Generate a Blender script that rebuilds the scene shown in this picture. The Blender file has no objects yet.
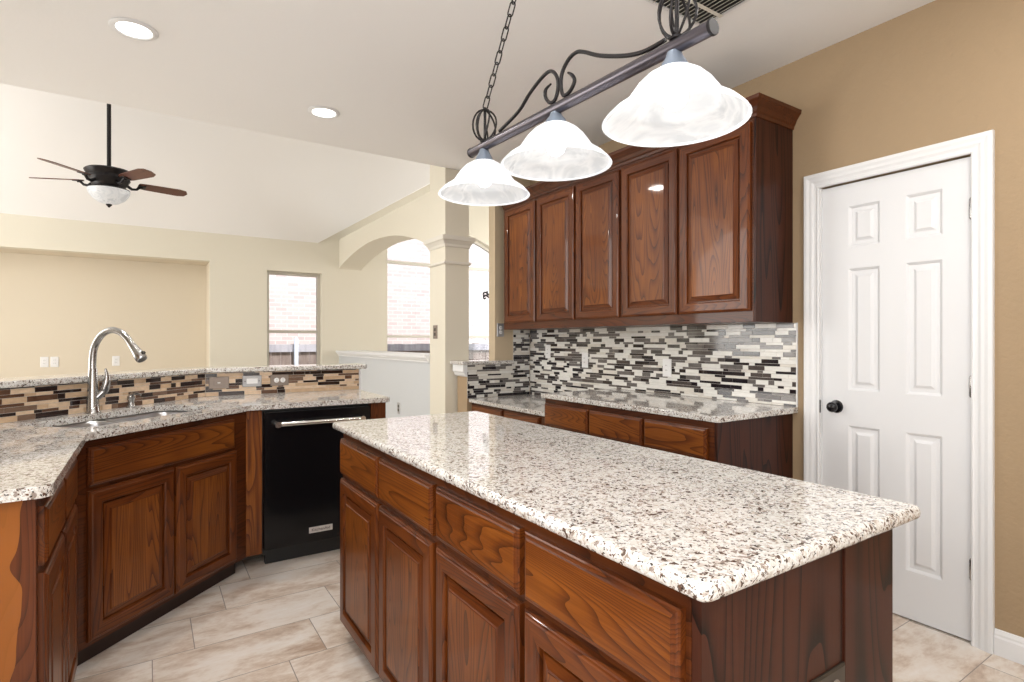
import bpy, bmesh, math, random
from mathutils import Vector, Matrix, Euler
PI = math.pi
random.seed(7)
S = bpy.context.scene
COL = S.collection

# ------------------------------------------------------------------ camera, world, lights
cam_d = bpy.data.cameras.new('camera')
cam_d.sensor_width = 36.0
cam_d.lens = 555.0 / 1024.0 * 36.0
cam_d.clip_start = 0.02
cam = bpy.data.objects.new('camera', cam_d)
cam.location = (0, 0, 1.265)
cam.rotation_euler = (PI / 2, 0, -math.atan(364 / 555.0))
COL.objects.link(cam)
S.camera = cam

S.view_settings.view_transform = 'Standard'
S.view_settings.look = 'None'
S.view_settings.gamma = 1.0
S.view_settings.use_curve_mapping = False
S.view_settings.exposure = 0.0

w = bpy.data.worlds.new('sky')
S.world = w
w.use_nodes = True
bg = w.node_tree.nodes['Background']
bg.inputs['Color'].default_value = (0.80, 0.90, 1.0, 1)
bg.inputs['Strength'].default_value = 1.7

def sun(name, direction, power, color, angle=2.0):
    d = bpy.data.lights.new(name, 'SUN')
    d.energy = power
    d.color = color
    d.angle = math.radians(angle)
    o = bpy.data.objects.new(name, d)
    o.rotation_euler = Vector(direction).to_track_quat('-Z', 'Y').to_euler()
    o.location = (0, 0, 12)
    COL.objects.link(o)

def area(name, loc, target, sx, sy, power, color=(1, 1, 1), spread=PI):
    d = bpy.data.lights.new(name, 'AREA')
    d.shape = 'RECTANGLE'
    d.size = sx
    d.size_y = sy
    d.energy = power
    d.color = color
    d.spread = spread
    o = bpy.data.objects.new(name, d)
    o.location = loc
    o.rotation_euler = (Vector(target) - Vector(loc)).to_track_quat('-Z', 'Y').to_euler()
    COL.objects.link(o)
    return o

def point(name, loc, power, color, radius=0.03):
    d = bpy.data.lights.new(name, 'POINT')
    d.energy = power
    d.color = color
    d.shadow_soft_size = radius
    o = bpy.data.objects.new(name, d)
    o.location = loc
    COL.objects.link(o)

sun('sun', (-0.15, 0.62, -0.85), 5.4, (1.0, 0.97, 0.93))
# added fill lights for daylight from out of view; their walls have no windows
area('nook_fill_light', (0.3, -2.1, 1.45), (0.9, 3.0, 2.1), 2.6, 1.9, 34, (1.0, 0.99, 0.98))
area('kitchen_fill_light', (-1.0, 0.5, 1.75), (2.5, 1.6, 2.6), 3.0, 1.7, 92, (0.98, 0.99, 1.0))
area('living_fill_light', (-3.9, 5.7, 1.9), (2.0, 5.7, 2.2), 2.8, 2.8, 165, (1.0, 0.985, 0.96))
area('dining_fill_light', (5.5, 6.0, 2.0), (2.0, 6.0, 2.4), 2.2, 2.2, 95, (1.0, 0.985, 0.96))

# ------------------------------------------------------------------ helpers
class MB:
    def __init__(self):
        self.v, self.f, self.m = [], [], []
    def add(self, vs, fs, m=0):
        n = len(self.v)
        self.v += [tuple(p) for p in vs]
        for k, f in enumerate(fs):
            self.f.append([n + i for i in f])
            self.m.append(m[k] if isinstance(m, (list, tuple)) else m)
        return self
    def box(self, x0, x1, y0, y1, z0, z1, m=0):
        vs = [(x, y, z) for z in (z0, z1) for (x, y) in ((x0, y0), (x1, y0), (x1, y1), (x0, y1))]
        return self.add(vs, [(3, 2, 1, 0), (4, 5, 6, 7), (0, 1, 5, 4), (1, 2, 6, 5), (2, 3, 7, 6), (3, 0, 4, 7)], m)
    def prism(self, poly, z0, z1, m=0):
        n = len(poly)
        vs = [(x, y, z0) for x, y in poly] + [(x, y, z1) for x, y in poly]
        fs = [list(range(n))[::-1], list(range(n, 2 * n))] + [(i, (i + 1) % n, n + (i + 1) % n, n + i) for i in range(n)]
        return self.add(vs, fs, m)
    def extrude(self, poly, axis, a0, a1, m=0):
        """poly in the two other axes, extruded along axis ('x': (y,z), 'y': (x,z))"""
        n = len(poly)
        if axis == 'x':
            vs = [(a0, p, q) for p, q in poly] + [(a1, p, q) for p, q in poly]
        else:
            vs = [(p, a0, q) for p, q in poly] + [(p, a1, q) for p, q in poly]
        fs = [list(range(n))[::-1], list(range(n, 2 * n))] + [(i, (i + 1) % n, n + (i + 1) % n, n + i) for i in range(n)]
        return self.add(vs, fs, m)
    def lathe(self, prof, c=(0, 0, 0), seg=32, m=0, rot=None, closed=False):
        R = rot or Matrix.Identity(3)
        vs, fs = [], []
        n = len(prof)
        for k in range(seg):
            a = 2 * PI * k / seg
            for r, z in prof:
                p = R @ Vector((r * math.cos(a), r * math.sin(a), z))
                vs.append((p.x + c[0], p.y + c[1], p.z + c[2]))
        for k in range(seg):
            k2 = (k + 1) % seg
            for i in range(n if closed else n - 1):
                j = (i + 1) % n
                fs.append((k * n + i, k2 * n + i, k2 * n + j, k * n + j))
        if not closed:
            for i in (0, n - 1):
                if prof[i][0] > 1e-6:
                    fs.append([k * n + i for k in range(seg)])
        return self.add(vs, fs, m)
    def tube(self, pts, r, seg=10, m=0, closed=False, flat=1.0):
        pts = [Vector(p) for p in pts]
        n = len(pts)
        rs = r if isinstance(r, (list, tuple)) else [r] * n
        vs, fs = [], []
        nrm = None
        for i, p in enumerate(pts):
            a = pts[i - 1] if (i > 0 or closed) else p
            b = pts[(i + 1) % n] if (i < n - 1 or closed) else p
            t = (b - a).normalized()
            if nrm is None:
                h = Vector((0, 0, 1)) if abs(t.z) < 0.9 else Vector((1, 0, 0))
                nrm = t.cross(h).normalized()
            else:
                nrm = (nrm - t * nrm.dot(t)).normalized()
            bi = t.cross(nrm)
            for k in range(seg):
                a_ = 2 * PI * k / seg
                q = p + rs[i] * (math.cos(a_) * nrm * flat + math.sin(a_) * bi)
                vs.append(q)
        for i in range(n if closed else n - 1):
            i2 = (i + 1) % n
            for k in range(seg):
                k2 = (k + 1) % seg
                fs.append((i * seg + k, i * seg + k2, i2 * seg + k2, i2 * seg + k))
        if not closed:
            fs.append([k for k in range(seg)][::-1])
            fs.append([(n - 1) * seg + k for k in range(seg)])
        return self.add(vs, fs, m)
    def nested(self, x0, x1, z0, z1, yb, rings, mh=0, mv=0, mc=0, back=True):
        """rectangular profile rings; the front looks along -y. rings: (inset, outward)"""
        vs, fs, ms = [], [], []
        for i, o in rings:
            vs += [(x0 + i, yb - o, z0 + i), (x1 - i, yb - o, z0 + i), (x1 - i, yb - o, z1 - i), (x0 + i, yb - o, z1 - i)]
        for k in range(len(rings) - 1):
            a, b = 4 * k, 4 * k + 4
            for s in range(4):
                t = (s + 1) % 4
                fs.append((a + s, a + t, b + t, b + s))
                ms.append(mh if s in (0, 2) else mv)
        e = 4 * (len(rings) - 1)
        fs.append((e, e + 1, e + 2, e + 3))
        ms.append(mc)
        if back:
            fs.append((3, 2, 1, 0))
            ms.append(mc)
        return self.add(vs, fs, ms)
    def move(self, M):
        self.v = [tuple(M @ Vector(p)) for p in self.v]
        return self
    def build(self, name, mats, parent=None, smooth=False, bevel=0, seg=2, weld=True, recalc=True):
        me = bpy.data.meshes.new(name)
        me.from_pydata(self.v, [], self.f)
        mats = mats if isinstance(mats, (list, tuple)) else [mats]
        for mt in mats:
            me.materials.append(mt)
        for p, mi in zip(me.polygons, self.m):
            p.material_index = mi
        if recalc:
            bm = bmesh.new()
            bm.from_mesh(me)
            if weld:
                bmesh.ops.remove_doubles(bm, verts=bm.verts, dist=1e-5)
            bmesh.ops.recalc_face_normals(bm, faces=bm.faces)
            bm.to_mesh(me)
            bm.free()
        if smooth:
            me.polygons.foreach_set('use_smooth', [True] * len(me.polygons))
            me.set_sharp_from_angle(angle=math.radians(38))
        o = bpy.data.objects.new(name, me)
        COL.objects.link(o)
        if parent:
            o.parent = parent
        if bevel:
            bv = o.modifiers.new('bevel', 'BEVEL')
            bv.width = bevel
            bv.segments = seg
            bv.limit_method = 'ANGLE'
            bv.angle_limit = math.radians(40)
            bv.harden_normals = False
        return o

def tag(o, label, cat, group=None, kind=None):
    o['label'] = label
    o['category'] = cat
    if group:
        o['group'] = group
    if kind:
        o['kind'] = kind
    return o

def thing(name, label, cat, loc=(0, 0, 0), rz=0, group=None, kind=None):
    o = bpy.data.objects.new(name, None)
    o.empty_display_size = 0.1
    o.location = loc
    o.rotation_euler = (0, 0, rz)
    COL.objects.link(o)
    return tag(o, label, cat, group, kind)

def struct(o, label, cat):
    return tag(o, label, cat, kind='structure')

def rounded(poly, radii, n=5):
    out = []
    N = len(poly)
    for i, p in enumerate(poly):
        r = radii[i] if isinstance(radii, (list, tuple)) else radii
        P0, P1, P2 = Vector(poly[i - 1]), Vector(p), Vector(poly[(i + 1) % N])
        if r <= 0:
            out.append(tuple(P1))
            continue
        a, b = (P0 - P1).normalized(), (P2 - P1).normalized()
        ang = a.angle(b)
        d = r / math.tan(ang / 2)
        A, B = P1 + a * d, P1 + b * d
        C = P1 + (a + b).normalized() * (r / math.sin(ang / 2))
        a0 = math.atan2(A.y - C.y, A.x - C.x)
        a1 = math.atan2(B.y - C.y, B.x - C.x)
        da = (a1 - a0 + PI) % (2 * PI) - PI
        for k in range(n + 1):
            t = a0 + da * k / n
            out.append((C.x + r * math.cos(t), C.y + r * math.sin(t)))
    return out

def catmull(P, n=8):
    P = [Vector(p) for p in P]
    out = []
    for i in range(len(P) - 1):
        p0 = P[max(i - 1, 0)]
        p1, p2 = P[i], P[i + 1]
        p3 = P[min(i + 2, len(P) - 1)]
        for k in range(n):
            t = k / n
            out.append(0.5 * ((2 * p1) + (p2 - p0) * t + (2 * p0 - 5 * p1 + 4 * p2 - p3) * t * t + (3 * p1 - p0 - 3 * p2 + p3) * t ** 3))
    out.append(P[-1])
    return out

# ------------------------------------------------------------------ materials
def new_mat(name, color=(0.8, 0.8, 0.8), rough=0.5, metal=0.0, spec=0.5, coat=0.0, coat_rough=0.05):
    m = bpy.data.materials.new(name)
    m.use_nodes = True
    b = m.node_tree.nodes['Principled BSDF']
    b.inputs['Base Color'].default_value = (*color, 1)
    b.inputs['Roughness'].default_value = rough
    b.inputs['Metallic'].default_value = metal
    b.inputs['Specular IOR Level'].default_value = spec
    b.inputs['Coat Weight'].default_value = coat
    b.inputs['Coat Roughness'].default_value = coat_rough
    return m

def nd(m, typ, **kw):
    n = m.node_tree.nodes.new(typ)
    for k, v in kw.items():
        if k in n.inputs:
            n.inputs[k].default_value = v
        else:
            setattr(n, k, v)
    return n

def lk(m, a, b):
    m.node_tree.links.new(a, b)

def ramp(m, fac, stops, interp='LINEAR'):
    r = nd(m, 'ShaderNodeValToRGB')
    r.color_ramp.interpolation = interp
    e = r.color_ramp.elements
    while len(e) < len(stops):
        e.new(0.5)
    for i, (p, c) in enumerate(stops):
        e[i].position = p
        e[i].color = (*c, 1)
    lk(m, fac, r.inputs[0])
    return r.outputs[0]

def math_n(m, op, a, b=None, c=None):
    n = nd(m, 'ShaderNodeMath', operation=op)
    for i, x in enumerate((a, b, c)):
        if x is None:
            continue
        if hasattr(x, 'links'):
            lk(m, x, n.inputs[i])
        else:
            n.inputs[i].default_value = x
    return n.outputs[0]

def mix(m, fac, a, b, blend='MIX'):
    n = nd(m, 'ShaderNodeMix', data_type='RGBA', blend_type=blend)
    for s, x in ((0, fac), (6, a), (7, b)):
        if hasattr(x, 'links'):
            lk(m, x, n.inputs[s])
        else:
            n.inputs[s].default_value = x if s == 0 else (*x, 1)
    return n.outputs[2]

def coords(m, scale=(1, 1, 1), random_offset=False, kind='Object'):
    tc = nd(m, 'ShaderNodeTexCoord')
    v = tc.outputs[kind]
    if random_offset:
        oi = nd(m, 'ShaderNodeObjectInfo')
        add = nd(m, 'ShaderNodeVectorMath', operation='MULTIPLY_ADD')
        lk(m, oi.outputs['Random'], add.inputs[0])
        add.inputs[1].default_value = (13.1, 7.7, 9.3)
        lk(m, v, add.inputs[2])
        v = add.outputs[0]
    mp = nd(m, 'ShaderNodeMapping')
    mp.inputs['Scale'].default_value = scale
    lk(m, v, mp.inputs['Vector'])
    return mp.outputs[0]

def noise(m, vec, scale=1.0, detail=3.0, rough=0.5, dist=0.0):
    n = nd(m, 'ShaderNodeTexNoise')
    lk(m, vec, n.inputs['Vector'])
    n.inputs['Scale'].default_value = scale
    n.inputs['Detail'].default_value = detail
    n.inputs['Roughness'].default_value = rough
    n.inputs['Distortion'].default_value = dist
    return n.outputs['Fac']

def bump(m, h, strength=0.2, dist=0.002):
    b = nd(m, 'ShaderNodeBump')
    b.inputs['Strength'].default_value = strength
    b.inputs['Distance'].default_value = dist
    lk(m, h, b.inputs['Height'])
    lk(m, b.outputs[0], m.node_tree.nodes['Principled BSDF'].inputs['Normal'])

def base(m, sock):
    lk(m, sock, m.node_tree.nodes['Principled BSDF'].inputs['Base Color'])

def wood(name, axis, dark, mid, light, rough=0.40, coat=0.30, freq=17.0, contrast=0.42, across=6.5, along=0.62):
    """stained oak: thin cathedral lines from contours of a stretched noise, plus fine pores"""
    m = new_mat(name, mid, rough, 0, 0.22, coat, 0.05)
    sc = [across] * 3
    sc['xyz'.index(axis)] = along
    v = coords(m, tuple(sc), True)
    n = noise(m, v, 1.0, 1.5, 0.4, 0.15)
    fr = math_n(m, 'FRACT', math_n(m, 'MULTIPLY', n, freq * 2))
    s01 = math_n(m, 'POWER', fr, 4.5)
    sc2 = [210.0] * 3
    sc2['xyz'.index(axis)] = 5.0
    pores = noise(m, coords(m, tuple(sc2), True), 1.0, 3.0, 0.65)
    sc3 = [26.0] * 3
    sc3['xyz'.index(axis)] = 1.0
    streak = noise(m, coords(m, tuple(sc3), True), 1.0, 3.0, 0.6)
    blot = noise(m, coords(m, (2.6, 2.6, 2.6), True), 1.0, 2.0, 0.5)
    t = math_n(m, 'MULTIPLY_ADD', pores, 0.42, math_n(m, 'MULTIPLY_ADD', blot, 0.45, -0.38))
    t = math_n(m, 'MULTIPLY_ADD', streak, 0.40, t)
    tone = math_n(m, 'MULTIPLY_ADD', s01, contrast, t)
    base(m, ramp(m, tone, [(0.0, light), (0.36, mid), (0.85, dark)]))
    bump(m, pores, 0.10, 0.0006)
    return m

OAK = ((0.011, 0.0022, 0.0007), (0.090, 0.0205, 0.0034), (0.19, 0.052, 0.0075))
M = {}
for ax in 'xz':
    M['oak_' + ax] = wood('stained_oak_' + ax, ax, *OAK)
for ax in 'xz':
    M['oak_panel_' + ax] = wood('stained_oak_panel_' + ax, ax, (0.015, 0.003, 0.0007), (0.132, 0.034, 0.0045), (0.29, 0.092, 0.0115))
M['oak_frame'] = wood('stained_oak_frame', 'x', (0.012, 0.003, 0.001), (0.066, 0.0155, 0.0034), (0.122, 0.033, 0.006))
M['oak_end_shaded'] = wood('stained_oak_side_panel', 'z', (0.006, 0.002, 0.001), (0.040, 0.010, 0.0045), (0.062, 0.017, 0.007), 0.45, 0.06, 9.0, 0.75, 5.5, 0.40)  # same oak, with the shade of the dim end faces put into the colour
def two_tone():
    m = wood('stained_oak_patchy_panel', 'z', (0.022, 0.006, 0.002), (0.085, 0.022, 0.007), (0.13, 0.036, 0.010), 0.3, 0.3)
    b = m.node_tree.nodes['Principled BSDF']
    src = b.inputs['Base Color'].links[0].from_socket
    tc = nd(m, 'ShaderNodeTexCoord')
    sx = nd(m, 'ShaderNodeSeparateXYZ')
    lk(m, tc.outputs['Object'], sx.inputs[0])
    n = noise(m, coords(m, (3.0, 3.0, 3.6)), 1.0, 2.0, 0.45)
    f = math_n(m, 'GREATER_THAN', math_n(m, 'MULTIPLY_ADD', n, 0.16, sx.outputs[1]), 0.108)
    patchy = mix(m, 0.45, (0.40, 0.135, 0.022), src, 'MIX')  # orange areas over the darker oak, split along a noise edge
    base(m, mix(m, f, src, patchy))
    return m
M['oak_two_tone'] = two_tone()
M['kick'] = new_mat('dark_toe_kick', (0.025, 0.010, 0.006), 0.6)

def granite(name, stops, spot, s=1.0, rough=0.09):
    m = new_mat(name, (0.7, 0.66, 0.6), rough, 0, 0.5)
    v = coords(m)
    nz = nd(m, 'ShaderNodeTexNoise')
    lk(m, v, nz.inputs['Vector'])
    nz.inputs['Scale'].default_value = 55 * s
    nz.inputs['Detail'].default_value = 3
    warp = nd(m, 'ShaderNodeVectorMath', operation='MULTIPLY_ADD')
    lk(m, nz.outputs['Color'], warp.inputs[0])
    warp.inputs[1].default_value = (0.022, 0.022, 0.022)
    lk(m, v, warp.inputs[2])
    def vor(scale):
        vv = nd(m, 'ShaderNodeTexVoronoi')
        lk(m, warp.outputs[0], vv.inputs['Vector'])
        vv.inputs['Scale'].default_value = scale
        sp = nd(m, 'ShaderNodeSeparateColor')
        lk(m, vv.outputs['Color'], sp.inputs[0])
        return sp
    a = vor(95 * s)
    b = vor(210 * s)
    c = ramp(m, a.outputs[0], stops, 'CONSTANT')
    fine = ramp(m, b.outputs[0], [(0, (0.74, 0.70, 0.65)), (0.2, (0.94, 0.93, 0.91)), (0.45, (1, 1, 1)), (0.88, (0.84, 0.80, 0.76))], 'CONSTANT')
    c = mix(m, 0.8, c, fine, 'MULTIPLY')
    cl = noise(m, coords(m), 9 * s, 3, 0.6)
    thr = math_n(m, 'GREATER_THAN', math_n(m, 'MULTIPLY_ADD', cl, 0.55, b.outputs[1]), spot)
    d = ramp(m, b.outputs[2], [(0, (0.030, 0.022, 0.020)), (0.4, (0.12, 0.065, 0.042)), (0.75, (0.20, 0.17, 0.155))], 'CONSTANT')
    base(m, mix(m, thr, c, d))
    return m

M['granite'] = granite('cream_speckled_granite', [(0, (0.69, 0.685, 0.665)), (0.36, (0.61, 0.595, 0.565)), (0.56, (0.72, 0.72, 0.71)), (0.79, (0.52, 0.47, 0.425)), (0.885, (0.31, 0.26, 0.23)), (0.95, (0.11, 0.075, 0.06))], 1.16, 1.4, 0.05)

def wall_paint(name, col, b=0.25):
    m = new_mat(name, col, 0.65, 0, 0.3)
    v = coords(m)
    n1 = noise(m, v, 5.0, 4, 0.55, 0.6)
    n2 = noise(m, v, 60.0, 2, 0.5)
    h = math_n(m, 'MULTIPLY_ADD', n2, 0.25, n1)
    bump(m, h, b, 0.012)
    return m

M['tan'] = wall_paint('tan_textured_wall_paint', (0.345, 0.25, 0.152), 0.6)
M['beige'] = wall_paint('beige_wall_paint', (0.70, 0.66, 0.555), 0.12)
M['half_wall_cast'] = wall_paint('half_wall_paint_cool_light', (0.55, 0.57, 0.585), 0.1)  # cool mixed light over beige paint, put into the colour
M['ceiling'] = wall_paint('white_ceiling_paint', (0.87, 0.875, 0.875), 0.15)
M['vault'] = wall_paint('white_vault_paint', (0.82, 0.815, 0.805), 0.05)
M['trim'] = new_mat('white_trim_paint', (0.74, 0.75, 0.76), 0.35)
M['door'] = new_mat('white_door_paint', (0.70, 0.71, 0.725), 0.38)
M['steel'] = new_mat('brushed_nickel', (0.42, 0.415, 0.41), 0.24, 1.0)
M['steel_sink'] = new_mat('stainless_sink_steel', (0.60, 0.60, 0.61), 0.28, 1.0)
M['chrome'] = new_mat('bright_steel', (0.75, 0.73, 0.70), 0.2, 1.0)
M['black_gloss'] = new_mat('black_enamel', (0.004, 0.004, 0.005), 0.16, 0, 0.35)
M['black'] = new_mat('black_plastic', (0.012, 0.012, 0.012), 0.45)
M['iron'] = new_mat('dark_bronze_iron', (0.010, 0.008, 0.009), 0.4, 0.2, 0.35)
M['bar_metal'] = new_mat('pewter_bronze_tube', (0.11, 0.10, 0.115), 0.28, 0.85, 0.5)
M['cup_metal'] = new_mat('blue_grey_socket_metal', (0.20, 0.24, 0.30), 0.45, 0.5)
M['knob_black'] = new_mat('black_door_knob', (0.010, 0.010, 0.012), 0.2, 0.4, 0.6)
M['plate_white'] = new_mat('white_plastic_plate', (0.80, 0.80, 0.80), 0.35)
M['plate_taupe'] = new_mat('taupe_metal_plate', (0.26, 0.215, 0.185), 0.4, 0.4)
M['plate_dark'] = new_mat('dark_bronze_plate', (0.06, 0.05, 0.04), 0.4, 0.5)
M['plate_steel'] = new_mat('brushed_grey_plate', (0.42, 0.42, 0.43), 0.4, 0.6)
M['slot'] = new_mat('dark_socket_slot', (0.03, 0.028, 0.028), 0.6)
M['grout'] = new_mat('pale_tile_grout', (0.60, 0.57, 0.53), 0.8)
M['fan_blade'] = wood('dark_walnut_fan_blade', 'x', (0.035, 0.012, 0.008), (0.095, 0.032, 0.020), (0.14, 0.05, 0.03), 0.4, 0.2)
M['vinyl'] = new_mat('taupe_window_frame', (0.52, 0.49, 0.43), 0.45)
M['window_white'] = new_mat('white_window_frame', (0.66, 0.64, 0.57), 0.45)
M['fence'] = None

def tile_mat(name, col, rough, var=0.0):
    m = new_mat(name, col, rough, 0, 0.55)
    if var:
        n = noise(m, coords(m, (30, 30, 90)), 1.0, 3, 0.6)
        lo = tuple(c * (1 - var) for c in col)
        hi = tuple(min(1, c * (1 + var)) for c in col)
        base(m, ramp(m, n, [(0.3, lo), (0.7, hi)]))
    return m
MOS_RIGHT = [M['grout'],
             tile_mat('white_marble_tile', (0.74, 0.73, 0.69), 0.16, 0.06), tile_mat('ivory_marble_tile', (0.66, 0.63, 0.57), 0.16, 0.08),
             tile_mat('black_glass_tile', (0.018, 0.014, 0.017), 0.05), tile_mat('grey_glass_tile', (0.14, 0.128, 0.122), 0.07, 0.2),
             tile_mat('dark_taupe_glass_tile', (0.075, 0.062, 0.058), 0.07, 0.2)]
MOS_LEFT = [M['grout'],
            tile_mat('cream_stone_tile', (0.66, 0.50, 0.35), 0.25, 0.12), tile_mat('tan_stone_tile', (0.52, 0.37, 0.24), 0.25, 0.12),
            tile_mat('espresso_glass_tile', (0.022, 0.010, 0.008), 0.07), tile_mat('brown_glass_tile', (0.11, 0.058, 0.036), 0.08, 0.25),
            tile_mat('walnut_glass_tile', (0.17, 0.105, 0.07), 0.08, 0.2)]

# floor tile: rows along x, each row shifted a quarter tile
def floor_mat():
    m = new_mat('stone_look_floor_tile', (0.7, 0.65, 0.6), 0.28, 0, 0.4)
    tc = nd(m, 'ShaderNodeTexCoord')
    sx = nd(m, 'ShaderNodeSeparateXYZ')
    lk(m, tc.outputs['Object'], sx.inputs[0])
    row_f = math_n(m, 'DIVIDE', math_n(m, 'SUBTRACT', sx.outputs[1], 0.811), 0.302)
    row = math_n(m, 'FLOOR', row_f)
    fy = math_n(m, 'SUBTRACT', row_f, row)
    # row 4 starts at y=2.02, joint at x=.467
    shift = math_n(m, 'MULTIPLY_ADD', row, 0.147, 0.467 - 4 * 0.147)
    col_f = math_n(m, 'DIVIDE', math_n(m, 'SUBTRACT', sx.outputs[0], shift), 0.6)
    colm = math_n(m, 'FLOOR', col_f)
    fx = math_n(m, 'SUBTRACT', col_f, colm)
    def edge(f, width):
        d = math_n(m, 'MINIMUM', f, math_n(m, 'SUBTRACT', 1.0, f))
        return math_n(m, 'LESS_THAN', d, width)
    g = math_n(m, 'MAXIMUM', edge(fx, 0.0018 / 0.6), edge(fy, 0.0018 / 0.302))
    idv = nd(m, 'ShaderNodeCombineXYZ')
    lk(m, row, idv.inputs[0])
    lk(m, colm, idv.inputs[1])
    wn = nd(m, 'ShaderNodeTexWhiteNoise', noise_dimensions='2D')
    lk(m, idv.outputs[0], wn.inputs['Vector'])
    off = nd(m, 'ShaderNodeVectorMath', operation='MULTIPLY_ADD')
    lk(m, wn.outputs['Color'], off.inputs[0])
    off.inputs[1].default_value = (9, 9, 9)
    lk(m, tc.outputs['Object'], off.inputs[2])
    mp = nd(m, 'ShaderNodeMapping')
    mp.inputs['Scale'].default_value = (2.6, 5.5, 4)
    lk(m, off.outputs[0], mp.inputs[0])
    n1 = noise(m, mp.outputs[0], 1.0, 5, 0.62, 0.5)
    n2 = noise(m, mp.outputs[0], 7.0, 4, 0.7, 0.3)
    t = math_n(m, 'MULTIPLY_ADD', n2, 0.35, n1)
    c = ramp(m, t, [(0.49, (0.42, 0.30, 0.22)), (0.61, (0.60, 0.49, 0.40)), (0.72, (0.73, 0.655, 0.58)), (0.88, (0.79, 0.745, 0.70))])
    c = mix(m, g, c, (0.27, 0.23, 0.20))
    base(m, c)
    h = math_n(m, 'SUBTRACT', math_n(m, 'MULTIPLY', n1, 0.3), g)
    bump(m, h, 0.25, 0.002)
    return m
M['floor'] = floor_mat()

def brick_mat():
    m = new_mat('pink_brick', (0.6, 0.4, 0.35), 0.85)
    v = coords(m)
    b = nd(m, 'ShaderNodeTexBrick')
    mp = nd(m, 'ShaderNodeMapping')
    mp.inputs['Rotation'].default_value = (PI / 2, 0, 0)
    lk(m, v, mp.inputs[0])
    lk(m, mp.outputs[0], b.inputs['Vector'])
    b.inputs['Scale'].default_value = 1.0
    b.inputs['Brick Width'].default_value = 0.20
    b.inputs['Row Height'].default_value = 0.075
    b.inputs['Mortar Size'].default_value = 0.008
    b.inputs['Color1'].default_value = (0.62, 0.53, 0.52, 1)
    b.inputs['Color2'].default_value = (0.51, 0.39, 0.39, 1)
    b.inputs['Mortar'].default_value = (0.66, 0.63, 0.61, 1)
    b.inputs['Bias'].default_value = -0.45
    base(m, b.outputs['Color'])
    return m
M['brick'] = brick_mat()

def fence_mat(name, c1, c2):
    m = new_mat(name, c1, 0.85)
    v = coords(m, (9, 9, 1.2), True)
    base(m, ramp(m, noise(m, v, 1.0, 4, 0.6), [(0.35, c1), (0.65, c2)]))
    return m
M['fence'] = fence_mat('weathered_fence_wood', (0.20, 0.15, 0.13), (0.33, 0.27, 0.25))
M['fence_grey'] = fence_mat('grey_fence_rail', (0.30, 0.29, 0.34), (0.46, 0.45, 0.50))
M['galv'] = new_mat('galvanised_post', (0.62, 0.66, 0.74), 0.5, 0.3)
M['ground'] = new_mat('dry_grass_ground', (0.30, 0.30, 0.20), 0.9)

def glass_mat():
    m = bpy.data.materials.new('window_glass')
    m.use_nodes = True
    nt = m.node_tree
    nt.nodes.clear()
    out = nd(m, 'ShaderNodeOutputMaterial')
    tr = nd(m, 'ShaderNodeBsdfTransparent')
    gl = nd(m, 'ShaderNodeBsdfGlossy')
    gl.inputs['Roughness'].default_value = 0.02
    mx = nd(m, 'ShaderNodeMixShader')
    fr = nd(m, 'ShaderNodeFresnel')
    fr.inputs['IOR'].default_value = 1.3
    lk(m, fr.outputs[0], mx.inputs[0])
    lk(m, tr.outputs[0], mx.inputs[1])
    lk(m, gl.outputs[0], mx.inputs[2])
    lk(m, mx.outputs[0], out.inputs[0])
    return m
M['glass'] = glass_mat()

def emit_mat(name, col, power):
    m = bpy.data.materials.new(name)
    m.use_nodes = True
    b = m.node_tree.nodes['Principled BSDF']
    b.inputs['Base Color'].default_value = (*col, 1)
    b.inputs['Emission Color'].default_value = (*col, 1)
    b.inputs['Emission Strength'].default_value = power
    return m
M['bulb'] = emit_mat('lit_bulb', (1.0, 0.98, 0.94), 4.0)
M['can_lens'] = emit_mat('lit_can_lens', (1.0, 0.98, 0.95), 5.0)

def alabaster(name, emit, sc=9.0):
    m = bpy.data.materials.new(name)
    m.use_nodes = True
    nt = m.node_tree
    nt.nodes.clear()
    out = nd(m, 'ShaderNodeOutputMaterial')
    v = coords(m)
    n = noise(m, v, sc, 4, 0.5, 2.6)
    c = ramp(m, n, [(0.38, (0.70, 0.72, 0.74)), (0.5, (0.90, 0.91, 0.92)), (0.62, (0.78, 0.80, 0.82))])
    d = nd(m, 'ShaderNodeBsdfDiffuse')
    t = nd(m, 'ShaderNodeBsdfTranslucent')
    g = nd(m, 'ShaderNodeBsdfGlossy')
    g.inputs['Roughness'].default_value = 0.12
    lk(m, c, d.inputs[0])
    lk(m, c, t.inputs[0])
    a = nd(m, 'ShaderNodeMixShader')
    a.inputs[0].default_value = 0.55
    lk(m, d.outputs[0], a.inputs[1])
    lk(m, t.outputs[0], a.inputs[2])
    b = nd(m, 'ShaderNodeMixShader')
    b.inputs[0].default_value = 0.05
    lk(m, a.outputs[0], b.inputs[1])
    lk(m, g.outputs[0], b.inputs[2])
    e = nd(m, 'ShaderNodeEmission')
    lk(m, c, e.inputs[0])
    e.inputs[1].default_value = emit
    s = nd(m, 'ShaderNodeAddShader')
    lk(m, b.outputs[0], s.inputs[0])
    lk(m, e.outputs[0], s.inputs[1])
    lk(m, s.outputs[0], out.inputs[0])
    return m
M['shade'] = alabaster('white_alabaster_glass', 0.42)
M['shade_in'] = alabaster('white_alabaster_glass_inside', 0.02, 5.0)
M['bowl'] = alabaster('cream_fan_bowl_glass', 0.12)

# ------------------------------------------------------------------ setting
XW, YF, CE = 2.87, 7.45, 2.75
struct(MB().box(-4.2, 5.7, -2.3, 8.0, -0.12, 0).build('floor', M['floor']), 'pale stone-look tile floor in staggered rectangles', 'floor')
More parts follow.
